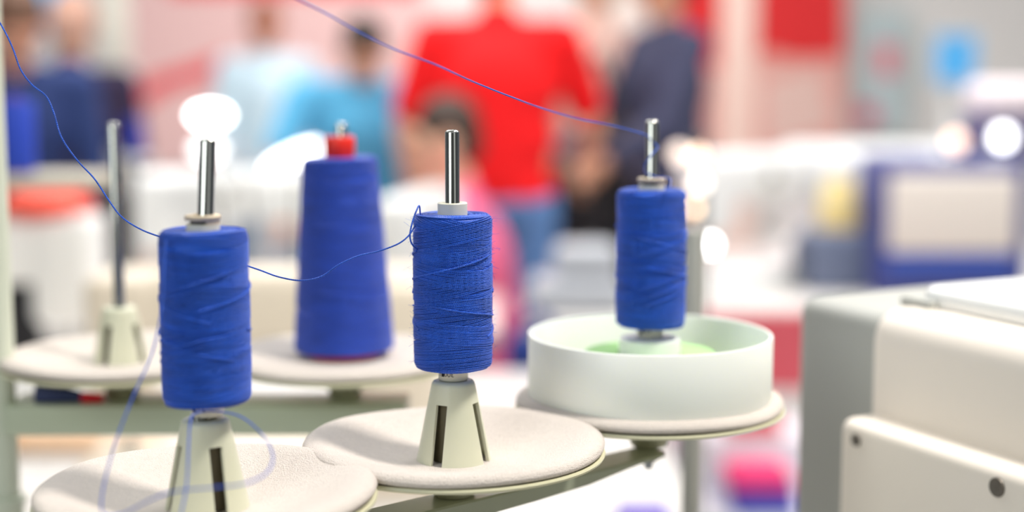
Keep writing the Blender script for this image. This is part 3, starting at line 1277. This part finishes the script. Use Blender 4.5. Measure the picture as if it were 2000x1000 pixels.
cloth_fold('bright red folded fabric on the upper step of the plinth', 1438, 1548, 3.425, zs_[0] + .0005, .042, '#e01428')
cloth_fold('blue folded fabric lowest in the plinth stack', 1455, 1585, 3.245, zs_[1] + .0005, .038, '#4a6ad8')
cloth_fold('violet folded fabric in the middle of the plinth stack', 1450, 1580, 3.245, zs_[1] + .040, .022, '#8a54c4')
cloth_fold('pink folded fabric on top of the plinth stack', 1442, 1575, 3.245, zs_[1] + .0635, .030, '#e63c78')

# rolled fabric standing beside the cabinet and dark bag
fb = thing('fabric_roll', 'crimson fabric roll standing upright left of the white plinth', 'fabric roll', (on_table(1290, 3.8, 0), 3.8, 0))
bm = NB()
cyl(bm, (0, 0, 0), (0, 0, .50), .036, bev=.006)
link('cloth', bm, mat('crimson_cloth', '#c04458', .9), fb)
bm = NB()
lathe(bm, [(.014, .49), (.019, .49), (.019, .53), (.014, .53)], 20, closed=True)
link('cardboard_core', bm, mat('cardboard', '#b08e6a', .8), fb)
pf = thing('folded_fabric', 'purple folded fabric lying on the white table edge', 'fabric', (on_table(1272, 1.86, 0), 1.86, .75))
bm = NB()
for k in range(3):
    box(bm, (-.035, .002 * k, .006 * k), (.032, .09, .006 * (k + 1) + .0005), .0025, 2)
link('folds', bm, mat('purple_cloth', '#6a5ab0', .9), pf)
ws = thing('wooden_tray', 'pale wooden tray on the white table at lower left', 'tray', (on_table(140, 2.3, 0), 2.32, .75))
bm = NB()
box(bm, (-.11, -.05, 0), (.10, .09, .012), .003, 1)
link('tray_floor', bm, mat('pale_wood', '#e6c09c', .6, vary=.1, vscale=8), ws)
for lo, hi in (((-.11, -.06, 0), (.10, -.05, .02)), ((-.11, .09, 0), (.10, .10, .02)), ((-.12, -.06, 0), (-.11, .10, .02)), ((.10, -.06, 0), (.11, .10, .02))):
    bm = NB()
    box(bm, lo, hi, .002, 1)
    link('rim', bm, mat('pale_wood', '#e6c09c', .6), ws)


# ------------------------------------------------------------------ people
def remesh(bm, vox, name, m, parent, smooth_it=4, kind=None):
    me = bpy.data.meshes.new('tmp')
    bm.to_mesh(me)
    bm.free()
    o = bpy.data.objects.new('tmp', me)
    COL.objects.link(o)
    md = o.modifiers.new('r', 'REMESH')
    md.mode = 'VOXEL'
    md.voxel_size = vox
    md.use_smooth_shade = True
    sm = o.modifiers.new('s', 'SMOOTH')
    sm.iterations = smooth_it
    sm.factor = .5
    dg = bpy.context.evaluated_depsgraph_get()
    new = bpy.data.meshes.new_from_object(o.evaluated_get(dg))
    bpy.data.objects.remove(o)
    bpy.data.meshes.remove(me)
    new.name = name
    new.materials.clear()
    new.materials.append(m)
    for pl_ in new.polygons:
        pl_.use_smooth = True
    r = bpy.data.objects.new(name, new)
    COL.objects.link(r)
    r.parent = parent
    return r


def cap(bm, a, b, ra, rb=None):
    rb = ra if rb is None else rb
    a, b = Vector(a), Vector(b)
    ball(bm, a, ra, 14, 10)
    ball(bm, b, rb, 14, 10)
    if (b - a).length > 1e-5:
        cyl(bm, a, b, ra, rb, 14)


def person(label, x, y, yaw, skin, hair, shirt, pants, lean=0.0, head_pitch=0.0, head_yaw=0.0, seat=None, scale=1.0, sleeve=.62, arms=None, hair_long=False, z=0.0, girth=1.0, twist=0.0):
    t = thing('person', label, 'person', (x, y, z), (0, 0, yaw))
    t.scale = (scale,) * 3
    V = Vector
    hz = .93 if seat is None else seat + .09
    hip = V((0, 0, hz))
    sp = V((0, -math.sin(lean), math.cos(lean)))
    fwd = V((0, -math.cos(lean), -math.sin(lean)))
    chest = hip + sp * .34
    nb = hip + sp * .53
    hl = lean + head_pitch
    hsp = V((0, -math.sin(hl), math.cos(hl)))
    hfw = V((0, -math.cos(hl), -math.sin(hl)))
    hc = nb + (sp * .4 + hsp * .6) * .165
    S = {s: hip + sp * .475 + V((s * .185 * girth, 0, 0)) for s in (-1, 1)}
    arms = arms or {}
    J = {}
    for s in (-1, 1):
        e, w_ = arms.get(s, ((.04, -.02, -.28), (.0, -.06, -.25)))
        E = S[s] + V((e[0] * s, e[1], e[2]))
        W = E + V((w_[0] * s, w_[1], w_[2]))
        H = V((s * .095, 0, hz - .03))
        if seat is None:
            K = V((s * .105, -.02, .49))
            A = V((s * .11, .02, .085))
        else:
            K = V((s * .12, -.43, hz - .02))
            A = V((s * .12, -.40, .085))
        J[s] = (E, W, H, K, A)
    hm = (Matrix.Translation(hc) @ Matrix.Rotation(head_yaw, 4, 'Z') @ Matrix.Rotation(hl, 4, 'X'))

    def hp(v):
        return hm @ V(v)

    Mh = hm.to_3x3().to_4x4()
    Ml = Matrix.Rotation(lean, 4, 'X')
    # --- body: one continuous surface
    bm = NB()
    ball(bm, hip, (.155 * girth, .105 * girth, .115), M=None)
    cap(bm, hip + sp * .08, chest, .105 * girth, .115 * girth)
    ball(bm, chest, (.16 * girth, .11 * girth, .17), M=Ml)
    cap(bm, S[-1], S[1], .052)
    cap(bm, nb - sp * .06, hc - hsp * .04, .056, .052)
    ball(bm, hc, (.074, .092, .110), 20, 14, Mh)
    ball(bm, hp((0, -.030, -.055)), (.052, .056, .060), 16, 10, Mh)       # jaw
    ball(bm, hp((0, -.062, -.098)), (.022, .020, .016), 12, 8, Mh)        # chin
    cap(bm, hp((0, -.088, .012)), hp((0, -.108, -.028)), .009, .014)      # nose
    cap(bm, hp((-.045, -.078, .030)), hp((.045, -.078, .030)), .012)      # brow
    for s in (-1, 1):
        ball(bm, hp((s * .076, .008, -.008)), (.012, .020, .032), 10, 8, Mh)
    for s in (-1, 1):
        E, W, H, K, A = J[s]
        cap(bm, S[s], E, .050, .040)
        cap(bm, E, W, .040, .027)
        d = (W - E).normalized()
        side = d.cross(V((1, 0, 0)))
        side = side.normalized() if side.length > .2 else V((0, 1, 0))
        nrm = d.cross(side).normalized()
        pc = W + d * .05
        cap(bm, W + d * .012, pc + d * .03, .028, .026)
        for k in range(4):
            o = (k - 1.5) * .0185
            f0 = W + d * .075 + side * o
            ln = (.062, .074, .070, .054)[k]
            f1 = f0 + d * ln * .5 - nrm * .006 * s
            f2 = f1 + d * ln * .45 - nrm * .020 * s
            cap(bm, f0, f1, .0095, .009)
            cap(bm, f1, f2, .009, .0075)
        t0 = W + d * .03 - side * .022
        cap(bm, t0, t0 + d * .028 - side * .022, .011, .010)
        cap(bm, t0 + d * .028 - side * .022, t0 + d * .058 - side * .026, .010, .008)
        cap(bm, H, K, .082, .055)
        cap(bm, K, A, .054, .036)
        cap(bm, A, A + V((0, .02, -.045)), .038, .034)
        cap(bm, A + V((0, .02, -.045)), A + V((0, -.13, -.052)), .034, .028)
    body = remesh(bm, .0085, 'body', mat('skin_' + skin[1:], skin, .5, sss=.1), t, 3)
    # --- eyes and mouth
    for s in (-1, 1):
        bm = NB()
        ball(bm, hp((s * .031, -.083, .012)), .0115, 14, 10)
        link('eye', bm, mat('eye_dark', '#2a221e', .2), t)
    bm = NB()
    cap(bm, hp((-.020, -.0860, -.058)), hp((.020, -.0860, -.058)), .0065)
    link('mouth', bm, mat('lip', '#b5675c', .5), t)
    # --- hair
    bm = NB()
    ball(bm, hp((0, .014, .030)), (.082, .096, .096), 20, 14, Mh)
    ball(bm, hp((0, .040, -.015)), (.076, .066, .080), 16, 10, Mh)
    if hair_long:
        cap(bm, hp((0, .055, -.02)), hp((0, .075, -.16)), .066, .045)
    ho = remesh(bm, .010, 'hair', mat('hair_' + hair[1:], hair, .6, bump=(300, .5)), t, 2)
    # --- shirt
    bm = NB()
    ball(bm, hip + sp * .02, (.172 * girth, .122 * girth, .10))
    cap(bm, hip + sp * .04, chest, .128 * girth, .132 * girth)
    ball(bm, hip + sp * .18, (.168 * girth, .122 * girth, .18), M=Ml)
    ball(bm, chest, (.182 * girth, .130 * girth, .185), M=Ml)
    cap(bm, S[-1], S[1], .066)
    cap(bm, nb - sp * .05, nb + sp * .005, .075, .064)
    for s in (-1, 1):
        E, W, H, K, A = J[s]
        if sleeve <= 1:
            cap(bm, S[s], S[s].lerp(E, sleeve), .066, .062)
        else:
            cap(bm, S[s], E, .064, .052)
            cap(bm, E, E.lerp(W, .93), .052, .040)
    remesh(bm, .011, 'shirt', mat('cloth_' + shirt[1:], shirt, .85, bump=(60, .2, .004)), t, 5)
    # --- trousers
    bm = NB()
    ball(bm, hip - V((0, 0, .02)), (.168 * girth, .120 * girth, .12))
    for s in (-1, 1):
        E, W, H, K, A = J[s]
        cap(bm, H, K, .096, .070)
        cap(bm, K, A + V((0, 0, .02)), .070, .056)
    remesh(bm, .012, 'trousers', mat('cloth_' + pants[1:], pants, .85), t, 4)
    for s in (-1, 1):
        A = J[s][4]
        bm = NB()
        ball(bm, A + V((0, -.05, -.046)), (.046, .125, .038), 18, 12)
        link('shoe', bm, mat('shoe_dark', '#22222a', .5), t)
    return t


def X_at(px, Y):
    r = ray(px, 300)
    return r.x * (Y / r.y)


person('person in a bright red shirt and jeans seen from behind', X_at(972, 4.72), 4.72, R(180), '#e8b394', '#2c2422', '#f00008', '#5d86bd',
       scale=1.0, girth=1.06, sleeve=.75, head_pitch=.35, head_yaw=R(-25), arms={-1: ((.10, -.10, -.26), (-.02, -.20, -.16)), 1: ((.09, -.03, -.27), (-.03, -.06, -.24))})
person('dark-haired person in a light blue shirt bending forward', X_at(705, 5.5), 5.5, R(8), '#e2ab88', '#332a24', '#5cb6e2', '#50607c',
       lean=.5, head_pitch=.3, scale=.91, girth=1.22, sleeve=.8, arms={1: ((.03, -.10, -.26), (-.03, -.16, -.18)), -1: ((.10, -.08, -.24), (-.02, -.18, -.18))})
person('seated person in a pink shirt with dark short hair facing left', X_at(945, 4.02), 4.02, R(-88), '#f0bd9f', '#3c2a20', '#ee6f96', '#333c78',
       seat=.45, lean=.14, head_pitch=.1, sleeve=.7, scale=.93, arms={1: ((.05, -.12, -.24), (.0, -.22, .02)), -1: ((.05, -.12, -.24), (.0, -.22, .02))})
person('person in charcoal navy clothes standing in side view right of the red shirt', X_at(1300, 5.2), 5.2, R(-70), '#d79f80', '#211b1c', '#3a3d58', '#2a2838',
       sleeve=1.5, head_pitch=.25, scale=.99, girth=1.0, arms={1: ((.05, -.12, -.26), (.0, -.20, -.10)), -1: ((.05, -.10, -.26), (.0, -.20, -.12))})
person('person in a navy shirt leaning at the far left', X_at(8, 4.4), 4.4, R(30), '#dca084', '#6a4a38', '#23386e', '#2c2c44',
       lean=.3, head_pitch=.5, scale=.92, sleeve=1.5, girth=1.08)
person('person in a dark maroon jacket beside the navy shirt at far left', X_at(108, 4.9), 4.9, R(170), '#d8a488', '#c89c88', '#2e2240', '#24202c',
       lean=.25, scale=.91, sleeve=1.5, girth=1.08)
person('person with brown hair in a white-blue shirt far behind the tilted glint', X_at(524, 7.0), 7.0, R(10), '#c88468', '#8a4c34', '#cfe6f2', '#8f9fb4',
       scale=.93, sleeve=1.5, head_pitch=.15)
person('person in a cream top and black trousers right behind the red shirt', X_at(1160, 5.6), 5.6, R(-150), '#eab8a0', '#d9b49c', '#dcb6aa', '#1e1c22',
       scale=1.0, sleeve=1.5, girth=.95)

sbp = pt(1172, 368, 5.25)
sb = thing('shoulder_bag', 'black shoulder bag hanging at the side of the cream-topped person', 'bag', (sbp.x, 5.22, sbp.z - .17))
bm = NB()
box(bm, (-.075, -.05, 0), (.075, .05, .32), .025, 4)
link('bag_body', bm, M_BLACK, sb)
bm = NB()
box(bm, (-.078, -.056, .16), (.078, -.04, .325), .008, 3)
link('flap', bm, M_BLACK, sb)
bm = NB()
tube(bm, catmull([(-.07, 0, .30), (-.05, .05, .45), (.0, .16, .62), (.05, .05, .45), (.07, 0, .30)], 6), .010, 8)
link('strap', bm, M_BLACK, sb)
# chair of the seated person
ch = thing('office_chair', 'crimson padded chair under the person in pink', 'chair', (X_at(952, 4.02), 4.03, 0), (0, 0, R(-88)))
bm = NB()
box(bm, (-.21, -.22, .40), (.21, .20, .46), .025, 3)
link('seat', bm, mat('crimson_seat', '#9c1438', .8), ch)
bm = NB()
box(bm, (-.20, .21, .50), (.20, .26, .84), .022, 3)
link('backrest', bm, mat('crimson_seat', '#9c1438', .8), ch)
bm = NB()
box(bm, (-.03, .17, .39), (.03, .20, .42), .004, 1)
box(bm, (-.03, .20, .40), (.03, .265, .41), .003, 1)
box(bm, (-.03, .262, .40), (.03, .274, .70), .004, 1)
link('back_support', bm, M_BLACK, ch)
bm = NB()
cyl(bm, (0, 0, .06), (0, 0, .41), .028)
link('column', bm, M_CHROME, ch)
for k in range(5):
    a = 2 * PI * k / 5
    bm = NB()
    cyl(bm, (0, 0, .09), (.28 * math.cos(a), .28 * math.sin(a), .055), .022, .016)
    lg = link('leg', bm, M_BLACK, ch)
    bm = NB()
    c_, s_ = math.cos(a), math.sin(a)
    cyl(bm, (.28 * c_ - .012 * s_, .28 * s_ + .012 * c_, .027), (.28 * c_ + .012 * s_, .28 * s_ - .012 * c_, .027), .026, bev=.004)
    link('caster', bm, M_BLACK, lg)
# navy bag on a stool
sl = thing('stool', 'low round dark stool under the dark blue tote bag', 'stool', (X_at(1050, 3.1), 3.1, 0))
bm = NB()
lathe(bm, [(0, .555), (.085, .555), (.092, .562), (.092, .574), (.085, .58), (0, .58)], 32)
link('seat', bm, mat('dark_wood', '#4a2430', .5), sl)
for k in range(4):
    a = PI / 4 + k * PI / 2
    bm = NB()
    cyl(bm, (.09 * math.cos(a), .09 * math.sin(a), 0), (.06 * math.cos(a), .06 * math.sin(a), .557), .011, .012)
    link('leg', bm, mat('dark_wood', '#4a2430', .5), sl)
bg = thing('tote_bag', 'dark blue tote bag standing on a low stool right of the pink person', 'bag', (X_at(1050, 3.1), 3.1, .58))
bm = NB()
box(bm, (-.066, -.04, 0), (.062, .05, .20), .022, 4)
link('bag_body', bm, mat('bag_blue', '#1c3584', .8), bg)
for yy in (-.035, .045):
    bm = NB()
    tube(bm, catmull([(-.04, yy, .18), (-.035, yy, .22), (0, yy, .245), (.03, yy, .22), (.03, yy, .18)], 6), .006, 8)
    link('handle', bm, mat('bag_blue', '#1c3584', .8), bg)

# ------------------------------------------------------------------ light
wd = bpy.data.worlds.new('hall_light')
SC.world = wd
wd.use_nodes = True
nt = wd.node_tree
bgn = nt.nodes['Background']
tc_ = nt.nodes.new('ShaderNodeTexCoord')
sp_ = nt.nodes.new('ShaderNodeSeparateXYZ')
nt.links.new(tc_.outputs['Generated'], sp_.inputs[0])
rp_ = nt.nodes.new('ShaderNodeValToRGB')
cr_ = rp_.color_ramp
stops = ((0.0, .13), (.095, .13), (.125, 1.2), (.19, 1.2), (.225, .28), (.42, .34), (.55, 1.0), (1.0, 1.0))  # bright and dark bands invented so the chrome pins reflect stripes
while len(cr_.elements) < len(stops):
    cr_.elements.new(.5)
for e_, (p_, v_) in zip(cr_.elements, stops):
    e_.position = p_
    e_.color = (v_ * .96, v_, v_ * .97, 1)
mr_ = nt.nodes.new('ShaderNodeMapRange')
mr_.inputs['From Min'].default_value = -1
mr_.inputs['From Max'].default_value = 1
nt.links.new(sp_.outputs['Y'], mr_.inputs['Value'])
nt.links.new(mr_.outputs['Result'], rp_.inputs['Fac'])
nt.links.new(rp_.outputs['Color'], bgn.inputs['Color'])
bgn.inputs['Strength'].default_value = 0.6


def area(name, loc, target, size, power, col=(1, 1, 1)):
    ld = bpy.data.lights.new(name, 'AREA')
    ld.shape = 'DISK'
    ld.size = size
    ld.energy = power
    ld.color = col
    o = bpy.data.objects.new(name, ld)
    COL.objects.link(o)
    o.location = loc
    o.rotation_euler = (Vector(target) - Vector(loc)).to_track_quat('-Z', 'Y').to_euler()
    return o


area('key_light', (0.95, 0.75, 3.1), (0, .95, 1.1), .36, 54, (1, .94, .86))
area('hall_light', (-1.2, 4.0, 3.5), (-1.0, 4.2, 0), 2.4, 98, (1, .98, .97))
area('hall_light', (1.5, 3.4, 3.5), (1.4, 4.0, 0), 2.4, 98, (1, .98, .97))
area('hall_light', (0, 7.0, 3.5), (0, 8.0, .8), 2.4, 72, (1, .98, .97))
area('fill_light', (-1.3, -.9, 2.3), (.1, 1.0, 1.1), 1.3, 17, (.93, 1, .97))
